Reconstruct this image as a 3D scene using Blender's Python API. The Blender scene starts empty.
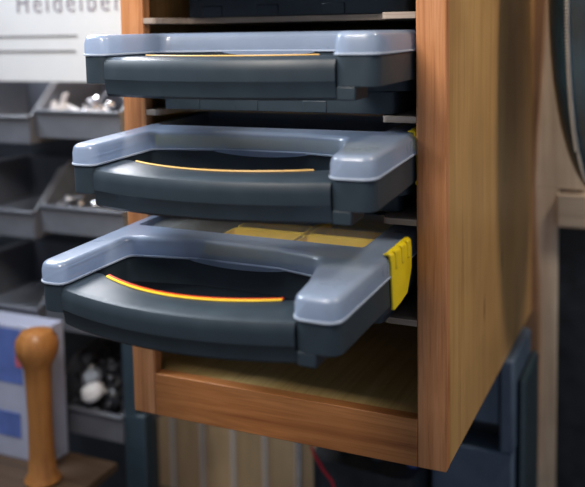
import bpy, bmesh, math, random
from mathutils import Vector, Matrix, noise
random.seed(7)
S = bpy.context.scene
C = S.collection
R = math.radians

# ------------------------------------------------------------------ materials
def new_mat(name):
    m = bpy.data.materials.new(name); m.use_nodes = True
    nt = m.node_tree; nt.nodes.clear()
    out = nt.nodes.new('ShaderNodeOutputMaterial')
    return m, nt, out

def N(nt, kind, **kw):
    n = nt.nodes.new(kind)
    for k, v in kw.items():
        if k in n.inputs: n.inputs[k].default_value = v
        else: setattr(n, k, v)
    return n

def ramp(nt, stops):
    r = nt.nodes.new('ShaderNodeValToRGB')
    e = r.color_ramp.elements
    e[0].position, e[0].color = stops[0][0], (*stops[0][1], 1)
    e[1].position, e[1].color = stops[-1][0], (*stops[-1][1], 1)
    for p, c in stops[1:-1]:
        x = e.new(p); x.color = (*c, 1)
    return r

def wood(name, dark, mid, light, axis='Z', rough=.45, scale=1.0, knots=False, spec=.4):
    m, nt, out = new_mat(name)
    tc = N(nt, 'ShaderNodeTexCoord')
    mp = N(nt, 'ShaderNodeMapping')
    s = [30 * scale] * 3
    s['XYZ'.index(axis)] = 1.9 * scale
    mp.inputs['Scale'].default_value = s
    nt.links.new(tc.outputs['Object'], mp.inputs['Vector'])
    n1 = N(nt, 'ShaderNodeTexNoise', Scale=1.6, Detail=6.0, Roughness=.58, Distortion=1.1)
    nt.links.new(mp.outputs[0], n1.inputs['Vector'])
    r1 = ramp(nt, [(.28, dark), (.48, mid), (.72, light)])
    nt.links.new(n1.outputs['Fac'], r1.inputs['Fac'])
    # fine pores
    mp2 = N(nt, 'ShaderNodeMapping')
    s2 = [420 * scale] * 3; s2['XYZ'.index(axis)] = 9 * scale
    mp2.inputs['Scale'].default_value = s2
    nt.links.new(tc.outputs['Object'], mp2.inputs['Vector'])
    n2 = N(nt, 'ShaderNodeTexNoise', Scale=1.0, Detail=3.0)
    nt.links.new(mp2.outputs[0], n2.inputs['Vector'])
    r2 = ramp(nt, [(.36, (.72, .66, .6)), (.5, (1, 1, 1))])
    nt.links.new(n2.outputs['Fac'], r2.inputs['Fac'])
    mx = N(nt, 'ShaderNodeMixRGB', blend_type='MULTIPLY'); mx.inputs[0].default_value = .55
    nt.links.new(r1.outputs[0], mx.inputs[1]); nt.links.new(r2.outputs[0], mx.inputs[2])
    # broad tone drift
    n3 = N(nt, 'ShaderNodeTexNoise', Scale=7.0, Detail=2.0)
    nt.links.new(tc.outputs['Object'], n3.inputs['Vector'])
    r3 = ramp(nt, [(.3, (.84, .82, .8)), (.7, (1.08, 1.06, 1.02))])
    nt.links.new(n3.outputs['Fac'], r3.inputs['Fac'])
    mx2 = N(nt, 'ShaderNodeMixRGB', blend_type='MULTIPLY'); mx2.inputs[0].default_value = 1
    nt.links.new(mx.outputs[0], mx2.inputs[1]); nt.links.new(r3.outputs[0], mx2.inputs[2])
    last = mx2
    if knots:
        mp4 = N(nt, 'ShaderNodeMapping'); mp4.inputs['Scale'].default_value = (30, 34, 8)
        nt.links.new(tc.outputs['Object'], mp4.inputs['Vector'])
        v = N(nt, 'ShaderNodeTexVoronoi', Scale=.42); nt.links.new(mp4.outputs[0], v.inputs['Vector'])
        r4 = ramp(nt, [(.035, (.30, .22, .15)), (.10, (1, 1, 1))])
        nt.links.new(v.outputs['Distance'], r4.inputs['Fac'])
        mx3 = N(nt, 'ShaderNodeMixRGB', blend_type='MULTIPLY'); mx3.inputs[0].default_value = .8
        nt.links.new(mx2.outputs[0], mx3.inputs[1]); nt.links.new(r4.outputs[0], mx3.inputs[2]); last = mx3
    b = N(nt, 'ShaderNodeBsdfPrincipled', Roughness=rough)
    b.inputs['Specular IOR Level'].default_value = spec
    nt.links.new(last.outputs[0], b.inputs['Base Color'])
    bp = N(nt, 'ShaderNodeBump', Strength=.12, Distance=.001)
    nt.links.new(n2.outputs['Fac'], bp.inputs['Height']); nt.links.new(bp.outputs[0], b.inputs['Normal'])
    nt.links.new(b.outputs[0], out.inputs[0])
    return m

def plastic(name, col, rough=.4, spec=.5, alpha=1.0, var=.12, metal=0, coat=0, nscale=25, transl=0, tint=None):
    m, nt, out = new_mat(name)
    tc = N(nt, 'ShaderNodeTexCoord')
    n = N(nt, 'ShaderNodeTexNoise', Scale=float(nscale), Detail=4.0)
    nt.links.new(tc.outputs['Object'], n.inputs['Vector'])
    a = tuple(max(0, c * (1 - var)) for c in col); b_ = tuple(min(1, c * (1 + var)) for c in col)
    r = ramp(nt, [(.3, a), (.7, b_)])
    nt.links.new(n.outputs['Fac'], r.inputs['Fac'])
    b = N(nt, 'ShaderNodeBsdfPrincipled', Roughness=rough, Metallic=metal)
    b.inputs['Specular IOR Level'].default_value = spec
    b.inputs['Coat Weight'].default_value = coat
    nt.links.new(r.outputs[0], b.inputs['Base Color'])
    rr = N(nt, 'ShaderNodeMapRange'); rr.inputs['To Min'].default_value = max(.02, rough - .07); rr.inputs['To Max'].default_value = rough + .07
    nt.links.new(n.outputs['Fac'], rr.inputs['Value']); nt.links.new(rr.outputs[0], b.inputs['Roughness'])
    last = b
    if transl:
        t = N(nt, 'ShaderNodeBsdfTranslucent'); nt.links.new(r.outputs[0], t.inputs['Color'])
        mx = N(nt, 'ShaderNodeMixShader'); mx.inputs[0].default_value = transl
        nt.links.new(b.outputs[0], mx.inputs[1]); nt.links.new(t.outputs[0], mx.inputs[2]); last = mx
    if alpha < 1:
        t = N(nt, 'ShaderNodeBsdfTransparent'); t.inputs['Color'].default_value = (*(tint or (1, 1, 1)), 1)
        mx = N(nt, 'ShaderNodeMixShader'); mx.inputs[0].default_value = alpha
        nt.links.new(t.outputs[0], mx.inputs[1]); nt.links.new(last.outputs[0], mx.inputs[2]); last = mx
    nt.links.new(last.outputs[0], out.inputs[0])
    return m

M = {}
M['cherryV'] = wood('cherry_vertical', (.37, .14, .052), (.53, .23, .095), (.65, .31, .15), 'Z', .38)
M['cherryH'] = wood('cherry_horizontal', (.28, .095, .028), (.43, .17, .054), (.54, .235, .085), 'X', .42)
M['ply'] = wood('maple_ply_side', (.45, .25, .092), (.53, .31, .12), (.58, .355, .15), 'Z', .42, .55, knots=True)
M['ply_in'] = wood('maple_ply_inside', (.54, .38, .15), (.64, .47, .20), (.72, .55, .26), 'Y', .5, .5)
M['hard'] = wood('hardboard_edge', (.26, .20, .16), (.36, .29, .24), (.46, .38, .32), 'X', .6)
M['studshade'] = wood('pine_in_shade', (.28, .16, .09), (.36, .21, .13), (.42, .26, .17), 'Z', .6)  # shade on the pale pine, put into a darker wood colour
M['stud'] = wood('pale_pine', (.58, .46, .35), (.74, .62, .50), (.82, .72, .60), 'Z', .6, .5, knots=True)
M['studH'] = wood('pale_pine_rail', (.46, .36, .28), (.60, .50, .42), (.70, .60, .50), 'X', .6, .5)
M['bead'] = wood('tan_board', (.62, .47, .28), (.72, .56, .35), (.78, .62, .41), 'Z', .6, .6)
M['bench'] = wood('dark_bench', (.05, .03, .018), (.08, .05, .03), (.11, .07, .045), 'X', .6)
M['handlewood'] = wood('turned_wood', (.27, .11, .03), (.36, .155, .045), (.44, .20, .06), 'Z', .3)
M['base'] = plastic('slate_plastic', (.023, .036, .049), .46, .42)
M['seam'] = plastic('black_gap', (.006, .007, .009), .6, .2)
M['lid'] = plastic('frosted_lid', (.33, .405, .54), .30, .8, alpha=.70, var=.05, transl=.18, tint=(.8, .88, 1), coat=.5)
M['lidlip'] = plastic('frosted_lid_edge', (.50, .57, .68), .35, .5, alpha=.9, var=.04, transl=.2)
M['window'] = plastic('clear_lid_panel', (.50, .52, .52), .22, .6, alpha=.12, var=.05)
M['yellow'] = plastic('yellow_plastic', (.90, .66, .01), .36, .45, var=.04)
M['binyellow'] = plastic('bin_yellow', (.90, .66, .05), .5, .35, var=.06)
M['stripeY'] = plastic('stripe_yellow', (.95, .62, .03), .4, .4, var=.03)
M['stripeO'] = plastic('stripe_pale_orange', (.85, .52, .16), .4, .4, var=.03)
M['stripeR'] = plastic('stripe_red', (.65, .05, .015), .4, .4, var=.05)
M['greybin'] = plastic('grey_bin', (.12, .13, .155), .34, .6, var=.1)
M['rack'] = plastic('rack_dark', (.05, .06, .075), .5, .4)
M['teal'] = plastic('teal_dark', (.025, .045, .062), .45, .5)
M['sign'] = plastic('sign_white', (.62, .63, .64), .5, .3, var=.02)
M['signgap'] = plastic('sign_line', (.09, .08, .09), .6, .3)
M['ink'] = plastic('sign_ink', (.17, .14, .19), .6, .2)
M['metal'] = plastic('bright_metal', (.75, .75, .78), .25, .5, metal=.9)
M['whitepl'] = plastic('white_plastic', (.78, .78, .80), .4, .5, var=.04)
M['blackpl'] = plastic('black_plastic', (.025, .026, .032), .3, .6)
M['vessel'] = plastic('dark_blue_gloss', (.02, .065, .105), .12, .9, var=.5, coat=.6, nscale=9)
M['ridge'] = plastic('grey_ridge', (.60, .57, .52), .35, .6)
M['crate'] = plastic('blue_crate', (.085, .125, .19), .5, .45)
M['boxw'] = plastic('carton_white', (.40, .43, .56), .5, .4, var=.05)
M['boxb'] = plastic('carton_blue', (.10, .16, .45), .5, .4, var=.2)
M['boxp'] = plastic('carton_red', (.55, .12, .16), .5, .4, var=.2)
M['cable'] = plastic('red_cable', (.55, .01, .03), .4, .5)
M['bag'] = plastic('dark_bag', (.02, .026, .035), .55, .4, var=.4)
M['wall'] = plastic('wall_paint', (.30, .27, .22), .8, .2, var=.06)
M['floor'] = plastic('floor_concrete', (.20, .19, .18), .8, .2)

# ------------------------------------------------------------------ helpers
def obj(name, bm, mat, parent=None, bevel=0, seg=2, smooth=True, loc=None, angle=40):
    me = bpy.data.meshes.new(name)
    bmesh.ops.recalc_face_normals(bm, faces=bm.faces)
    bm.to_mesh(me); bm.free()
    me.materials.append(mat)
    if smooth:
        for p in me.polygons: p.use_smooth = True
        try: me.set_sharp_from_angle(angle=R(32))
        except Exception: pass
    o = bpy.data.objects.new(name, me); C.objects.link(o)
    if parent: o.parent = parent
    if loc: o.location = loc
    if bevel:
        b = o.modifiers.new('bevel', 'BEVEL'); b.width = bevel; b.segments = seg
        b.limit_method = 'ANGLE'; b.angle_limit = R(angle)
    return o

def thing(name, label, cat, loc=(0, 0, 0), group=None, rot=None):
    o = bpy.data.objects.new(name, None); C.objects.link(o)
    o.location = loc
    if rot: o.rotation_euler = rot
    o.empty_display_size = .02
    o['label'] = label; o['category'] = cat
    if group: o['group'] = group
    return o

def tag(o, label, cat, group=None):
    o['label'] = label; o['category'] = cat
    if group: o['group'] = group
    return o

def struct(o):
    o['kind'] = 'structure'; return o

def bx(bm, x0, x1, y0, y1, z0, z1, mat=None):
    co = [(x, y, z) for z in (z0, z1) for y in (y0, y1) for x in (x0, x1)]
    vs = [bm.verts.new(mat @ Vector(c) if mat else c) for c in co]
    for f in ((0, 1, 3, 2), (4, 6, 7, 5), (0, 4, 5, 1), (2, 3, 7, 6), (0, 2, 6, 4), (1, 5, 7, 3)):
        bm.faces.new([vs[i] for i in f])
    return bm

def box(*a, **k):
    bm = bmesh.new(); return bx(bm, *a, **k)

def fillet(pts, rads, n=5):
    """round the corners of a closed 2-D polygon"""
    out = []
    k = len(pts)
    for i in range(k):
        p = Vector(pts[i]); a = Vector(pts[i - 1]); b = Vector(pts[(i + 1) % k]); r = rads[i]
        if r <= 0: out.append(tuple(p)); continue
        u = (a - p).normalized(); v = (b - p).normalized()
        ang = u.angle(v)
        d = r / math.tan(ang / 2)
        d = min(d, .48 * (a - p).length, .48 * (b - p).length)
        s, e = p + u * d, p + v * d
        for j in range(n + 1):
            t = j / n
            q = (1 - t) ** 2 * s + 2 * t * (1 - t) * p + t * t * e
            out.append(tuple(q))
    return out

def ring_prism(outer, hole, z0, z1, bm=None, grow=0):
    """prism of an outline with an optional hole through it; grow = draft of the top ring"""
    bm = bm or bmesh.new()
    def loop(pts, z):
        vs = [bm.verts.new((x, y, z)) for x, y in pts]
        es = [bm.edges.new((vs[i], vs[(i + 1) % len(vs)])) for i in range(len(vs))]
        return vs, es
    res = []
    for z in (z0, z1):
        vo, eo = loop(outer, z)
        if hole: vh, eh = loop(hole, z)
        else: vh, eh = [], []
        bmesh.ops.triangle_fill(bm, edges=eo + eh, use_beauty=True)
        res.append((vo, vh))
    for k in range(2 if hole else 1):
        a, b = res[0][k], res[1][k]
        for i in range(len(a)):
            j = (i + 1) % len(a)
            bm.faces.new((a[i], a[j], b[j], b[i]))
    # dissolve the flat triangles back to keep the bevel clean
    return bm

def tube(pts, r, n=8, closed=False, bm=None):
    bm = bm or bmesh.new()
    pts = [Vector(p) for p in pts]; rings = []
    for i, p in enumerate(pts):
        a = pts[max(i - 1, 0)]; b = pts[min(i + 1, len(pts) - 1)]
        t = (b - a).normalized()
        u = t.cross(Vector((0, 0, 1)))
        if u.length < 1e-4: u = t.cross(Vector((1, 0, 0)))
        u.normalize(); w = t.cross(u)
        rr = r[i] if isinstance(r, (list, tuple)) else r
        rings.append([bm.verts.new(p + rr * (math.cos(2 * math.pi * k / n) * u + math.sin(2 * math.pi * k / n) * w)) for k in range(n)])
    for a, b in zip(rings, rings[1:]):
        for k in range(n):
            bm.faces.new((a[k], a[(k + 1) % n], b[(k + 1) % n], b[k]))
    bm.faces.new(rings[0]); bm.faces.new(list(reversed(rings[-1])))
    return bm

def lathe(prof, n=24, bm=None, c=(0, 0, 0)):
    bm = bm or bmesh.new(); rings = []
    for r, z in prof:
        rings.append([bm.verts.new((c[0] + r * math.cos(2 * math.pi * k / n), c[1] + r * math.sin(2 * math.pi * k / n), c[2] + z)) for k in range(n)])
    for a, b in zip(rings, rings[1:]):
        for k in range(n):
            bm.faces.new((a[k], a[(k + 1) % n], b[(k + 1) % n], b[k]))
    bm.faces.new(rings[0]); bm.faces.new(list(reversed(rings[-1])))
    return bm

# ------------------------------------------------------------------ the wooden cabinet
CW, X0, X1, CD, CT = .5004, .0402, .4602, .69, .86      # width, opening, depth, top
SH = [.2033, .3392, .4751, .6110, .7469]                # shelf tops
cab = thing('storage_cabinet', 'tall open-fronted cherry wood cabinet holding the pulled-out organizer cases', 'cabinet')
stl = obj('stile', box(0, X0, 0, .020, 0, CT), M['cherryV'], cab, .0022, 2)
stl = obj('stile', box(X1, CW, 0, .020, 0, CT), M['cherryV'], cab, .0022, 2)
obj('bottom_rail', box(X0, X1, .0006, .020, .0, .0666), M['cherryH'], cab, .0012)
obj('top_rail', box(X0, X1, .0006, .020, .80, CT), M['cherryH'], cab, .0012)
obj('side_panel', box(.002, .014, .020, CD, 0.0, CT), M['ply'], cab, .0006)
obj('side_panel', box(CW - .014, CW - .0012, .020, CD, 0.0, CT), M['ply'], cab, .0006)
obj('bottom_panel', box(.014, CW - .014, .020, CD - .006, .046, .058), M['ply_in'], cab)
obj('top_panel', box(.014, CW - .014, .020, CD - .006, CT - .012, CT), M['ply_in'], cab)
obj('back_panel', box(.014, CW - .014, CD - .006, CD, .0, CT), M['ply_in'], cab)
for zt in SH:
    o_ = fillet([(.0145, .0205), (X0 + .0, .0205), (X0 + .0, .001), (X0 + .020, .001), (X0 + .032, .075), (X1 - .062, .075), (X1 - .046, .001), (X1, .001), (X1, .0205), (CW - .0145, .0205), (CW - .0145, CD - .008), (.0145, CD - .008)],
                [0, 0, 0, .006, .02, .02, .008, 0, 0, 0, 0, 0], 4)
    obj('shelf', ring_prism(o_, None, zt - .0085, zt), M['hard'], cab, .0008)

# shadow on the pale upright behind the cabinet, built as a wavy edged board
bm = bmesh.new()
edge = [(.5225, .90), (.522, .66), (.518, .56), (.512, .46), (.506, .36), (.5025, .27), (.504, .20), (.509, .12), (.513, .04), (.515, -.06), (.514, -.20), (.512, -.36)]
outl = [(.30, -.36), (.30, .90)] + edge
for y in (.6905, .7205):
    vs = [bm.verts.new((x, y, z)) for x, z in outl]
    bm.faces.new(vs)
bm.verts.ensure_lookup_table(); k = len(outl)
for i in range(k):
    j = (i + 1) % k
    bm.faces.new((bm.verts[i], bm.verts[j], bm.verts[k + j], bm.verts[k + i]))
tag(obj('shadow_board', bm, M['studshade']), 'shadow on the pale upright directly behind the cabinet, built as a brown board', 'board')

# ------------------------------------------------------------------ organizer cases
HW = .2083
def case_outline(inset=0.0, r=.019, n=6):
    i = inset
    pts = [(-HW + i, .36 - i), (-HW + i, 0 + i), (-HW + .042 - i, 0 + i), (-HW + .047 - i, .128 + i), (-.06, .145 + i), (.06, .144 + i),
           (HW - .083 + i, .130 + i), (HW - .063 + i, .055), (HW - .056 + i, 0 + i), (HW - i, 0 + i), (HW - i, .36 - i)]
    rr = [.018, r, .016, .014 + i, 0, 0, .018 + i, .05, .019, r, .018]
    rr = [max(.004, q - i) if k in (0, 1, 2, 8, 9, 10) else q for k, q in enumerate(rr)]
    return fillet(pts, rr, n)

def lid_shell(hole, h, rad):
    """frosted lid: straight skirt, rounded shoulder all round, flat top with the window opening"""
    bm = bmesh.new(); steps = [(0, 0), (.0004, h - rad - .002)]
    for k in range(0, 7):
        a = k / 6 * math.pi / 2
        steps.append((.0012 + rad * (1 - math.cos(a)), h - rad + rad * math.sin(a)))
    loops = []
    for ins, z in steps:
        loops.append([bm.verts.new((x, y, z)) for x, y in case_outline(ins)])
    for a, b in zip(loops, loops[1:]):
        for k in range(len(a)):
            j = (k + 1) % len(a); bm.faces.new((a[k], a[j], b[j], b[k]))
    holes = []
    for z, lp in ((0, loops[0]), (h, loops[-1])):
        vh = [bm.verts.new((x, y, z)) for x, y in hole]
        es = [bm.edges.get((lp[k], lp[(k + 1) % len(lp)])) for k in range(len(lp))]
        es += [bm.edges.new((vh[k], vh[(k + 1) % len(vh)])) for k in range(len(vh))]
        bmesh.ops.triangle_fill(bm, edges=es, use_beauty=True); holes.append(vh)
    for k in range(len(hole)):
        j = (k + 1) % len(hole); bm.faces.new((holes[0][k], holes[0][j], holes[1][j], holes[1][k]))
    return bm

def rect(x0, x1, y0, y1, r=.008):
    return fillet([(x0, y0), (x1, y0), (x1, y1), (x0, y1)], [r] * 4, 4)

def yo(x): return min(.0008, -.0265 * (1 - ((x + .01) / .162) ** 2) + .0005)
def yi(x): return min(.062, .023 + .034 * ((x + .012) / .132) ** 2)

def make_case(label, front, tilt, tub, stripes, yaw=0, tf=.2, latch=1, group='organizer cases in the cabinet'):
    """origin: underside of the lid at the front of the arms; root sits at the tub's bottom"""
    root = thing('organizer_case', label, 'organizer case', front, group, (tilt, 0, yaw))
    # body: ring wall with the compartment well, floor below
    well = rect(-HW + .012, HW - .036, .166, .348)
    b = ring_prism(case_outline(.0012), well, -.037, -.0010)
    body = obj('base', b, M['base'], root, .0016, 2)
    lower = bmesh.new()
    o2 = fillet([(-HW + .010, .147), (HW - .055, .147), (HW - .010, .165), (HW - .010, .350), (-HW + .010, .350)], [.008, .01, .02, .012, .012], 4)
    ring_prism(o2, None, -.054, -.0372, lower)
    obj('lower_body', lower, M['base'], root, .003, 2)
    tb = ring_prism(rect(-HW + .028, HW - .028, tf, .338, .012), None, -tub, -.0542)
    t = obj('tub', tb, M['base'], root, .004, 3)
    for fx in (-.135, -.04, .065):
        obj('foot', box(fx - .018, fx + .018, tf - .0015, tf + .012, -tub + .0, -tub + .017), M['base'], t, .0015)
    # the bowed grip
    g = bmesh.new(); rings = []
    xs = [-.1690 + i * (.3240) / 40 for i in range(41)]
    for x in xs:
        a, c = yo(x), yi(x)
        prof = [(a + .007, -.0535), (a + .0035, -.050), (a + .0006, -.0318), (a, -.0310), (a - .0003, -.018), (a + .0006, -.0105),
                (a + .0035, -.0055), (a + .009, -.0026), (c - .003, -.0022), (c, -.005), (c, -.0535)]
        rings.append([g.verts.new((x, y, z)) for y, z in prof])
    for r0, r1 in zip(rings, rings[1:]):
        for i in range(len(r0)):
            j = (i + 1) % len(r0)
            g.faces.new((r0[i], r0[j], r1[j], r1[i]))
    g.faces.new(rings[0]); g.faces.new(list(reversed(rings[-1])))
    grip = obj('handle', g, M['base'], root)
    obj('corner_foot', box(.1560, .180, .0015, .045, -.0535, -.0365), M['base'], root, .002)
    # stripes lying on the inner edge of the grip top
    for k, (mat, dy, rr) in enumerate(stripes):
        pts = [(x, yi(x) - .0035 + dy, -.0018 + rr * .35) for x in [-.138 + i * .253 / 30 for i in range(31)]]
        s = obj('handle_stripe', tube(pts, rr, 6), mat, grip)
        s['label'] = 'red stripe' if mat is M['stripeR'] else 'yellow stripe'
    # lid
    wx0, wx1, wy0, wy1 = -HW + .020, HW - .044, .184, .338
    lb = lid_shell(rect(wx0, wx1, wy0, wy1, .006), .027, .0085)
    lid = obj('lid', lb, M['lid'], root)
    # lip skirt: slim raised line round the lid's lower edge
    sk = ring_prism(case_outline(-.0011), case_outline(.003), -.0004, .0022)
    obj('lid_lip', sk, M['lidlip'], lid, .0005)
    # thumb tongue hanging over the recess wall
    tg = bmesh.new()
    pr = [(-.075 + .15 * i / 20) for i in range(21)]
    top = [(x, .001) for x in pr]; bot = [(x, -.0065 * math.sin(math.pi * i / 20) ** .7 - .0001) for i, x in enumerate(pr)]
    for y in (.1415, .1436):
        vs = [tg.verts.new((x, y, z)) for x, z in top] + [tg.verts.new((x, y, z)) for x, z in reversed(bot)]
        tg.faces.new(vs)
    tg.verts.ensure_lookup_table(); k = 42
    for i in range(k):
        j = (i + 1) % k
        tg.faces.new((tg.verts[i], tg.verts[j], tg.verts[k + j], tg.verts[k + i]))
    obj('thumb_tab', tg, M['lid'], lid)
    obj('window', ring_prism(rect(wx0 - .002, wx1 + .002, wy0 - .002, wy1 + .002, .006), None, .0175, .0192), M['window'], lid)
    if latch:
        for sx in (1,):
            L = bmesh.new(); xo = HW - (.0028 if latch == 2 else 0)
            # side profile in (x out, z), swept along y with a taper towards the bottom
            sect = [(xo - .007, .0300), (xo - .001, .0312), (xo + .0032, .0280), (xo + .0040, .018), (xo + .0038, -.010), (xo + .0032, -.043),
                    (xo + .0008, -.043), (xo + .0008, .0272), (xo - .007, .0276)]
            ys = {0: (.147, .236)}
            rings = []
            for t_ in (0, .06, .5, .94, 1):
                ring = []
                for (x, z) in sect:
                    f = max(0, (.0 - z) / .043) if z < 0 else 0
                    y0, y1 = (.159 if latch == 1 else .180) + .004 * f, .236 - .020 * f ** 2
                    drop = .006 * (t_ ** 2) * f
                    shr = .002 if t_ in (0, 1) else 0
                    ring.append(L.verts.new((sx * (x - shr), y0 + (y1 - y0) * t_, z + drop)))
                rings.append(ring)
            for r0, r1 in zip(rings, rings[1:]):
                for i in range(len(r0)):
                    j = (i + 1) % len(r0)
                    L.faces.new((r0[i], r0[j], r1[j], r1[i]))
            L.faces.new(rings[0]); L.faces.new(list(reversed(rings[-1])))
            lt = obj('latch', L, M['yellow'], root, .0012)
            lt['label'] = 'yellow side latch'
            for q in ((.174, .197, .219) if latch == 1 else (.190, .207, .222)):
                rb = box(xo - .006, xo + .0052, q - .0055, q + .0055, .008, .0318)
                if sx < 0: bmesh.ops.scale(rb, vec=(-1, 1, 1), verts=rb.verts)
                obj('latch_rib', rb, M['yellow'], lt, .002, 3)
            wd = bmesh.new()   # raised wedge on the latch face
            P_ = [(xo + .0030, .186, .006), (xo + .0030, .205, .006), (xo + .0025, .216, -.034), (xo + .0025, .168 if latch == 1 else .188, -.036), (xo + .0062, .194, -.020)]
            v = [wd.verts.new((sx * x, y, z)) for x, y, z in P_]
            for f in ((0, 1, 4), (1, 2, 4), (2, 3, 4), (3, 0, 4)): wd.faces.new([v[i] for i in f])
            wd.faces.new((v[3], v[2], v[1], v[0]))
            obj('latch_wedge', wd, M['yellow'], lt)
    return root

def case_tree_mat(root): return root.matrix_world

cases = []
CX = [.2525, .2575, .2360, .2502]
SY, SO, SR = (M['stripeY'], 0, .0018), (M['stripeO'], 0, .0013), (M['stripeR'], .0036, .0019)
c1 = make_case('dark slate organizer case with frosted blue lid, highest of the three pulled-out cases', (.2510, -.1450, .5598), R(.4), .0845, [(M['stripeO'], 0, .0010)], R(.7), .15, 0)
c2 = make_case('dark slate organizer case with frosted blue lid, middle of the three pulled-out cases', (.2560, -.1785, .4198), R(2.0), .086, [SO], R(1.8), .2, 2)
c3 = make_case('dark slate organizer case with bright yellow latch showing, lowest and farthest pulled out', (.2395, -.2370, .2762), R(2.8), .080, [SY, SR], R(-1.4))
c0 = make_case('dark organizer case pushed fully in, its underside at the top edge of the photo', (CX[3], .004, .6970), 0, .0855, [], 0, .07)

# the yellow bins inside the cases
def make_bin(w, d, h):
    bm = bmesh.new()
    o = rect(-w / 2, w / 2, -d / 2, d / 2, .008); i = rect(-w / 2 + .0022, w / 2 - .0022, -d / 2 + .0022, d / 2 - .0022, .006)
    ring_prism(o, i, .002, h, bm)
    ring_prism(o, None, 0, .0021, bm)
    return bm
def bins_in(case, cells, group, where):
    mw = Matrix.Translation(case.location) @ case.rotation_euler.to_matrix().to_4x4()
    for (x, y, w, d, lab) in cells:
        o = obj('storage_bin', make_bin(w, d, .050), M['binyellow'], None, .0008)
        o.matrix_world = mw @ Matrix.Translation((x, y, -.0365))
        tag(o, lab, 'bin', group)
cells = []
XS = [(-.0135, .114), (.104, .108)]
bins_in(c3, [(-.0135, .213, .112, .088, 'yellow bin under the lowest lid, front row, left one'),
             (.104, .213, .112, .088, 'yellow bin under the lowest lid, front row, nearest the yellow latch'),
             (-.0135, .303, .112, .084, 'yellow bin under the lowest lid, back row, left one'),
             (.104, .303, .112, .084, 'yellow bin under the lowest lid, back row, right one')], 'yellow bins in the lowest case', '')
bins_in(c2, [(-.131, .213, .112, .088, 'yellow bin under the middle lid, front row, left end'),
             (-.0135, .213, .112, .088, 'yellow bin under the middle lid, front row, centre'),
             (.104, .213, .112, .088, 'yellow bin under the middle lid, front row, right end')], 'yellow bins in the middle case', '')

# ------------------------------------------------------------------ left: rack of hopper bins, sign
def hopper(x0, x1, yf, zb, label):
    yb, hf, hb = .455, .052, .128
    root = thing('hopper_bin', label, 'storage bin', ((x0 + x1) / 2, yf, zb), 'grey hopper bins on the rack')
    w = (x1 - x0) / 2; d = yb - yf; t = .0032
    bm = bmesh.new()
    # front wall, back wall, floor as one shell
    bx(bm, -w, w, 0, t, 0, hf); bx(bm, -w + t, w - t, d - t, d, 0, hb); bx(bm, -w + t, w - t, t, d - t, .030, .034)
    obj('bin_body', bm, M['greybin'], root, .0006)
    for s in (-1, 1):
        sb = bmesh.new()
        P_ = [(t, 0), (t, hf), (.085, hb), (d, hb), (d, 0)]
        xa, xb = (s * w, s * (w - t))
        A = [sb.verts.new((xa, y, z)) for y, z in P_]; B = [sb.verts.new((xb, y, z)) for y, z in P_]
        sb.faces.new(A); sb.faces.new(list(reversed(B)))
        for i in range(5):
            j = (i + 1) % 5; sb.faces.new((A[i], A[j], B[j], B[i]))
        obj('side_wall', sb, M['greybin'], root)
        # rolled bright rim along the slope
        obj('rim', tube([(s * (w - t / 2), .004, hf), (s * (w - t / 2), .085, hb + .001), (s * (w - t / 2), d, hb + .001)], .0030, 6), M['greybin'], root)
    obj('front_lip', box(-w - .001, w + .001, -.007, .006, hf - .002, hf + .004), M['greybin'], root, .0018)
    return root
RB = [.387, .196, -.003, -.215]
for r, (zb, nm) in enumerate(zip(RB, ['top', 'second', 'third', 'lowest'])):
    hopper(-.398, -.196 if r != 3 else -.216, .25, zb, f'grey hopper bin in the {nm} row of the rack, next to the cabinet')
    if r < 3:
        hopper(-.612, -.4035, .235, zb - .012, f'grey hopper bin at the left photo edge, {nm} row of the rack')

rk = thing('bin_rack', 'dark rack behind the grey hopper bins left of the cabinet', 'rack', (-.5, .47, -.62))
def wp(o, root):
    o.location = -root.location; return o
wp(obj('back_plate', box(-.90, -.215, .462, .470, -.045, .76), M['rack'], rk), rk)
wp(obj('back_plate', box(-.90, -.290, .462, .470, -.62, -.0455), M['rack'], rk), rk)
for zb in RB:
    wp(obj('crossbar', box(-.90, -.215 if zb > -.1 else -.29, .4555, .4618, zb + .10, zb + .122), M['rack'], rk), rk)
for xx in (-.9, -.45):
    wp(obj('upright', box(xx, xx + .02, .4705, .7425, .1, .14), M['rack'], rk), rk)

post = thing('post', 'dark teal post standing beside the lowest grey bin', 'post', (-.19, .262, -.62))
wp(obj('shaft', box(-.2135, -.184, .25, .275, -.62, .012), M['teal'], post, .002), post)
wp(obj('socket', box(-.2135, -.165, .2495, .285, -.62, -.150), M['teal'], post, .004), post)

# the sign
sg = thing('sign', 'white sign board with grey lettering, above the grey bins', 'sign', (-.53, .262, .497))
wp(obj('board', box(-.90, -.165, .262, .272, .497, .76), M['sign'], sg, .001), sg)
wp(obj('groove', box(-.90, -.300, .2605, .2622, .5855, .5885), M['signgap'], sg), sg)
wp(obj('groove', box(-.90, -.305, .2605, .2622, .5555, .5590), M['signgap'], sg), sg)
def text_mesh(body):
    cu = bpy.data.curves.new('lettering', 'FONT'); cu.body = body; cu.size = .058; cu.extrude = .0006
    cu.space_character = 1.32; cu.offset = -.0010
    tmp = bpy.data.objects.new('tmp_text', cu); C.objects.link(tmp)
    me = bpy.data.meshes.new_from_object(tmp.evaluated_get(bpy.context.evaluated_depsgraph_get())); bpy.data.objects.remove(tmp)
    return me
SXT = .84
right = max(v.co.x for v in text_mesh('Heidelber').vertices) * SXT
me = text_mesh('Heidelberg')
me.materials.clear(); me.materials.append(M['ink'])
lt = bpy.data.objects.new('lettering', me); C.objects.link(lt); lt.parent = sg
lt.rotation_euler = (R(90), 0, 0)
lt.location = Vector((-.193 - right, .2612, .6335)) - sg.location
lt.scale = (SXT, 1.05, 1)
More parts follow.
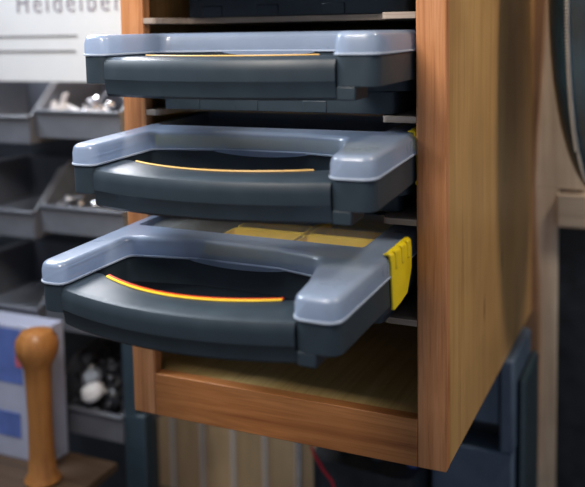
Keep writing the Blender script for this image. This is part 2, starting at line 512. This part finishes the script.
# brackets holding the sign to the rack
for xx in (-.80, -.30):
    wp(obj('sign_bracket', box(xx, xx + .03, .2725, .4615, .715, .735), M['rack'], sg), sg)

# ------------------------------------------------------------------ hardware in the bins
def place(o, loc, rot=(0, 0, 0)):
    o.location = loc; o.rotation_euler = rot; return o
def bolt(lab, loc, rot, s=1, group=None):
    t = thing('bolt', lab, 'bolt', loc, group, rot)
    hd = bmesh.new(); ring_prism([(.0085 * s * math.cos(k * math.pi / 3), .0085 * s * math.sin(k * math.pi / 3)) for k in range(6)], None, 0, .006 * s, hd)
    obj('bolt_head', hd, M['metal'], t, .0008)
    obj('shank', tube([(0, 0, .006 * s), (0, 0, .036 * s)], .0034 * s, 8), M['metal'], t)
    return t
ft = .034
def bracket(lab, loc, rot, L=.05, mat=None, group=None):
    bm = bmesh.new()
    bx(bm, -L / 2, L / 2, -.010, .010, 0, .0025); bx(bm, -L / 2, -L / 2 + .0025, -.010, .010, .0025, .024)
    bx(bm, L / 2 - .0025, L / 2, -.010, .010, .0025, .014)
    return tag(place(obj('bracket', bm, mat or M['whitepl'], None, .0006), loc, rot), lab, 'bracket', group)
z1 = RB[0] + ft
bracket('white angled bracket leaning in the top grey bin', (-.340, .29, z1 + .020), (0, R(22), R(10)), .055)
bracket('white bracket lying low in the top grey bin, left of the leaning one', (-.372, .285, z1 + .014), (R(10), R(-8), R(-25)), .045)
bracket('small pale bracket upright beside the leaning white one in the top bin', (-.305, .31, z1 + .010), (R(60), 0, R(40)), .04)
# wire clamp with loop
cl = thing('hose_clamp', 'shiny metal loop clamp at the right end of the top grey bin', 'clamp', (-.250, .30, z1), None, (0, 0, R(20)))
pts = [(.026 * math.cos(a), 0, .030 + .026 * math.sin(a)) for a in [i * 2 * math.pi / 24 for i in range(25)]]
obj('band', tube(pts, .0035, 6), M['metal'], cl); obj('screw_housing', box(-.006, .020, -.006, .006, .052, .064), M['metal'], cl, .001)
pile_lab = 'small grey metal fitting lying loose in the top grey bin'
for k in range(14):
    s = random.uniform(.006, .011)
    bm = lathe([(s * .5, 0), (s, .002), (s, s * 1.2), (s * .6, s * 1.6)], 8)
    tag(place(obj('fitting', bm, M['metal'] if k % 3 else M['blackpl']), (random.uniform(-.385, -.215), random.uniform(.275, .36), z1 + .001 + (k % 3) * .012), (random.uniform(0, .6), random.uniform(0, .6), random.uniform(0, 3))), pile_lab, 'fitting', 'fittings in the top bin')
z2 = RB[1] + ft
bolt('silver bolt with head standing up in the second-row grey bin', (-.352, .275, z2 + .030), (R(8), R(80), R(10)), 1.1)
for k in range(12):
    s = random.uniform(.006, .010)
    bm = lathe([(s * .5, 0), (s, .002), (s, s * 1.2), (s * .6, s * 1.6)], 8)
    tag(place(obj('fitting', bm, M['metal']), (random.uniform(-.39, -.22), random.uniform(.268, .33), z2 + .001 + (k % 2) * .012), (random.uniform(0, .6), random.uniform(0, .6), random.uniform(0, 3))), 'small shiny metal fitting lying loose in the second-row grey bin', 'fitting', 'fittings in the second bin')
# lowest bin: heap of black parts, one white
z4 = RB[3] + ft
for k in range(46):
    s = random.uniform(.009, .017)
    bm = lathe([(s * .7, 0), (s, s * .25), (s * .95, s * .6), (s * .45, s * .7), (s * .45, s * 1.5), (s * .3, s * 1.7)], 10)
    gx = random.uniform(-.375, -.232); gy = random.uniform(.27, .40)
    tag(place(obj('knob', bm, M['blackpl'] if k % 5 else M['greybin']), (gx, gy, z4 + .004 + random.uniform(0, .03) + max(0, (gy - .27)) * .75), (random.uniform(0, 6), random.uniform(0, 6), 0)),
        'small dark plastic knob in the heap in the lowest grey bin', 'knob', 'knobs heaped in the lowest bin')
w = lathe([(.010, 0), (.022, .004), (.024, .014), (.018, .026), (.006, .030)], 14)
tag(place(obj('cap', w, M['whitepl'], None, .001), (-.302, .276, z4 + .038), (R(25), R(-15), 0)), 'white round cap on top of the dark knobs in the lowest bin', 'cap')
w = lathe([(.008, 0), (.020, .002), (.022, .010), (.014, .016)], 14)
tag(place(obj('cap', w, M['greybin'], None, .001), (-.318, .290, z4 + .066), (R(40), R(10), 0)), 'grey-blue round cap behind the white cap in the lowest bin', 'cap')

# ------------------------------------------------------------------ low left: ledge, carton, turned handle
led = tag(obj('ledge', box(-.90, -.2175, .06, .232, -.262, -.245), M['bench'], None, .002), 'dark wooden ledge under the carton and the turned wooden handle', 'ledge')
lsup = [obj('ledge_leg', box(xx, xx + .03, .15, .18, -.62, -.2622), M['bench'], led) for xx in (-.88, -.26)]
ct = thing('carton', 'white and blue printed carton behind the turned wooden handle', 'box', (-.43, .195, -.245))
wp(obj('carton_body', box(-.52, -.335, .170, .228, -.2448, .028), M['boxw'], ct, .002), ct)
wp(obj('blue_panel', box(-.515, -.39, .1688, .1702, -.09, .020), M['boxb'], ct), ct)
wp(obj('red_panel', box(-.405, -.345, .1684, .1700, -.055, -.005), M['boxp'], ct), ct)
wp(obj('blue_panel', box(-.47, -.40, .1684, .1702, -.20, -.15), M['boxb'], ct), ct)
hp = [(.030, 0), (.034, .006), (.026, .02), (.0235, .06), (.0225, .12), (.024, .19), (.0255, .222), (.031, .234), (.0375, .249), (.0395, .262), (.037, .277), (.028, .289), (.012, .2945)]
tag(place(obj('turned_handle', lathe(hp, 28), M['handlewood']), (-.308, .125, -.245)), 'orange-brown turned wooden handle with a rounded knob top, standing in front of the carton', 'tool handle')

# ------------------------------------------------------------------ setting
WB = .76
struct(obj('wall_back', box(-2.6, 1.9, WB, WB + .1, -1.4, 1.5), M['wall']))
struct(obj('wall_left', box(-2.7, -2.6, -2.6, WB + .1, -1.4, 1.5), M['wall']))
struct(obj('floor', box(-2.7, 2.4, -2.8, WB + .1, -1.5, -1.4), M['floor']))
# tan boarding below the cabinet
bw = thing('wall_boarding', 'tan vertical wall boarding with pale seams, seen below the cabinet', 'wall panel', (0, WB, -.62))
x = -.62
while x < .30:
    wp(obj('plank', box(x + .0035, x + .0875, .746, .7595, -.62, -.06), M['bead'], bw, .001), bw)
    wp(obj('seam_strip', box(x - .0075, x + .0032, .7425, .7595, -.62, -.06), M['whitepl'], bw), bw)
    x += .0915
# bench carrying everything
bn = thing('workbench', 'dark workbench under the rack and the cabinet', 'workbench', (0, .3, -1.4))
wp(obj('bench_top', box(-1.3, 1.2, -.10, .743, -.66, -.6205), M['bench'], bn, .003), bn)
for lx, ly in ((-1.25, -.05), (1.1, -.05), (-1.25, .6), (1.1, .6)):
    wp(obj('leg', box(lx, lx + .08, ly, ly + .08, -1.4, -.6605), M['bench'], bn), bn)

# pale pine frame at the right
fr = thing('pine_frame', 'pale pine upright and rail on the wall right of the cabinet', 'frame', (.54, .74, -.62))
wp(obj('upright', box(.485, .547, .7215, .7585, -.62, .255), M['stud'], fr, .002), fr)
wp(obj('upright', box(.485, .600, .7215, .7595, .2555, 1.0), M['stud'], fr, .002), fr)
wp(obj('rail', box(.5475, .90, .705, .7585, .180, .248), M['studH'], fr, .002), fr)
dk = tag(obj('back_cover', box(.5480, 1.0, .7285, .758, -.62, .1795), M['bag'], None, .002), 'dark panel below the pale pine rail at the right edge', 'panel')

# tall dark blue rounded vessel hanging at the right
vs = thing('hanging_vessel', 'tall dark blue glossy rounded vessel with a ribbed strip, hanging at the upper right', 'vessel', (.648, .47, .30))
prof = []
a_, b_ = .087, .36
for i in range(41):
    th = -math.pi / 2 + math.pi * i / 40
    prof.append((max(.0015, a_ * math.cos(th)), .36 + b_ * math.sin(th)))
sh_ = lathe(prof, 48); bmesh.ops.scale(sh_, vec=(1, 1.8, 1), verts=sh_.verts)
obj('shell', sh_, M['vessel'], vs)
# ribbed strip along a meridian facing the viewer
phi = R(243)
def mer(th, off=.0): return Vector(((a_ * math.cos(th) + off) * math.cos(phi), 1.8 * (a_ * math.cos(th) + off) * math.sin(phi), .36 + (b_ + off) * math.sin(th)))
ths = [-1.15 + i * 2.3 / 60 for i in range(61)]
st = obj('ribbed_strip', tube([mer(t, .0005) for t in ths], .0036, 8), M['ridge'], vs)
rb = bmesh.new()
for i in range(110):
    th = -.85 + i * 1.7 / 109; p = mer(th, .0030); q = mer(th + .004, .0030)
    tube([p - (q - p) * .4, p, q], [.0036, .0046, .0036], 6, bm=rb)
rbo = obj('rib_beads', rb, M['ridge'], vs); rbo['kind'] = 'stuff'
obj('hanger', tube([(0, 0, .71), (0, 0, .98), (0, .28, .98)], .005, 8), M['metal'], vs)

# blue crate at lower right
cr = thing('crate', 'blue-grey plastic crate with a dark hand slot, under the right side of the cabinet', 'crate', (.46, .45, -.62))
cb = bmesh.new()
yA, yB = .42, .60
bx(cb, .36, .512, yA, yB, -.62, -.178)                # block below the slot
wp(obj('crate_body', cb, M['crate'], cr, .004), cr)
wp(obj('crate_post', box(.4875, .514, yA - .006, yB, -.1775, -.002), M['crate'], cr, .006), cr)
wp(obj('crate_post', box(.360, .385, yA - .006, yB, -.1775, -.002), M['crate'], cr, .006), cr)
wp(obj('top_bar', box(.3855, .487, yA, yA + .03, -.128, -.002), M['crate'], cr, .004), cr)
wp(obj('slot_back', box(.3855, .487, yA + .06, yA + .07, -.1775, -.002), M['blackpl'], cr), cr)
wp(obj('side_wall', box(.5145, .530, yA + .02, yB, -.62, -.045), M['teal'], cr, .008), cr)

# dark tool bag with a red lead
bg = thing('tool_bag', 'black tool bag on the bench below the middle of the cabinet', 'bag', (.24, .42, -.62))
bb = bmesh.new()
ring_prism(fillet([(.135, .36), (.345, .34), (.352, .50), (.130, .50)], [.03] * 4, 5), None, -.62, -.225, bb)
bo = wp(obj('bag_body', bb, M['bag'], bg, .02, 4), bg)
for q in range(5):
    wp(obj('tool_end', lathe([(.010, 0), (.013, .01), (.013, .05), (.008, .056)], 12, c=(.19 + q * .035, .40 + (q % 2) * .03, -.2248)), (M['blackpl'], M['crate'], M['greybin'], M['blackpl'], M['boxb'])[q], bg), bg)
tag(obj('steel_rod', tube([(.118, .34, -.62), (.121, .345, -.18)], .0055, 10), M['metal']), 'shiny steel rod standing left of the black tool bag', 'rod')
tag(obj('red_lead', tube([(.150, .335, -.19), (.160, .330, -.205), (.178, .328, -.228), (.196, .326, -.245), (.212, .322, -.285), (.218, .318, -.36), (.22, .315, -.6165)], .0028, 8), M['cable']), 'thin red lead hanging over the front of the black tool bag', 'cable')

# ------------------------------------------------------------------ camera
cd = bpy.data.cameras.new('camera'); cam = bpy.data.objects.new('camera', cd); C.objects.link(cam)
cam.location = (.7725, -1.0273, .5842); cam.rotation_euler = (1.4801, .0143, .4064)
cd.sensor_width = 36; cd.sensor_fit = 'HORIZONTAL'; cd.lens = 36 * 827.6 / 585
cd.shift_x = (292.5 - 322.72) / 585; cd.shift_y = (108.96 - 243.5) / 585
cd.dof.use_dof = True; cd.dof.focus_distance = 1.10; cd.dof.aperture_fstop = 2.3
cd.clip_start = .01
S.camera = cam

# ------------------------------------------------------------------ light
def area(name, loc, tgt, sx, sy, power, col):
    l = bpy.data.lights.new(name, 'AREA'); l.shape = 'RECTANGLE'; l.size = sx; l.size_y = sy; l.energy = power; l.color = col
    o = bpy.data.objects.new(name, l); C.objects.link(o); o.location = loc
    o.rotation_euler = (Vector(tgt) - Vector(loc)).to_track_quat('-Z', 'Y').to_euler()
    return o
area('ceiling_lamp', (.24, -.72, 1.14), (.27, 0, .5), .4, .3, 11.5, (1, .92, .84))
o = area('window_and_sheen_light', (-.85, -.15, 1.3), (0, -.05, .55), .6, .5, 9, (.84, .91, 1))
o.data.spread = R(95)
area('window_and_sheen_light', (-.70, .60, 1.12), (.10, -.15, .35), .55, .45, 30, (.95, .95, 1))  # extra unseen lamp above the sign, added for sheen on the lids
area('right_lamp', (1.6, .25, 2.2), (.5, .3, .3), .25, .25, 28, (1, .88, .72))
w = bpy.data.worlds.new('world'); S.world = w; w.use_nodes = True
bgn = w.node_tree.nodes['Background']; bgn.inputs[0].default_value = (.72, .82, 1, 1); bgn.inputs[1].default_value = .25

S.view_settings.view_transform = 'Standard'; S.view_settings.look = 'None'
S.view_settings.gamma = 1; S.view_settings.use_curve_mapping = False; S.view_settings.exposure = 0
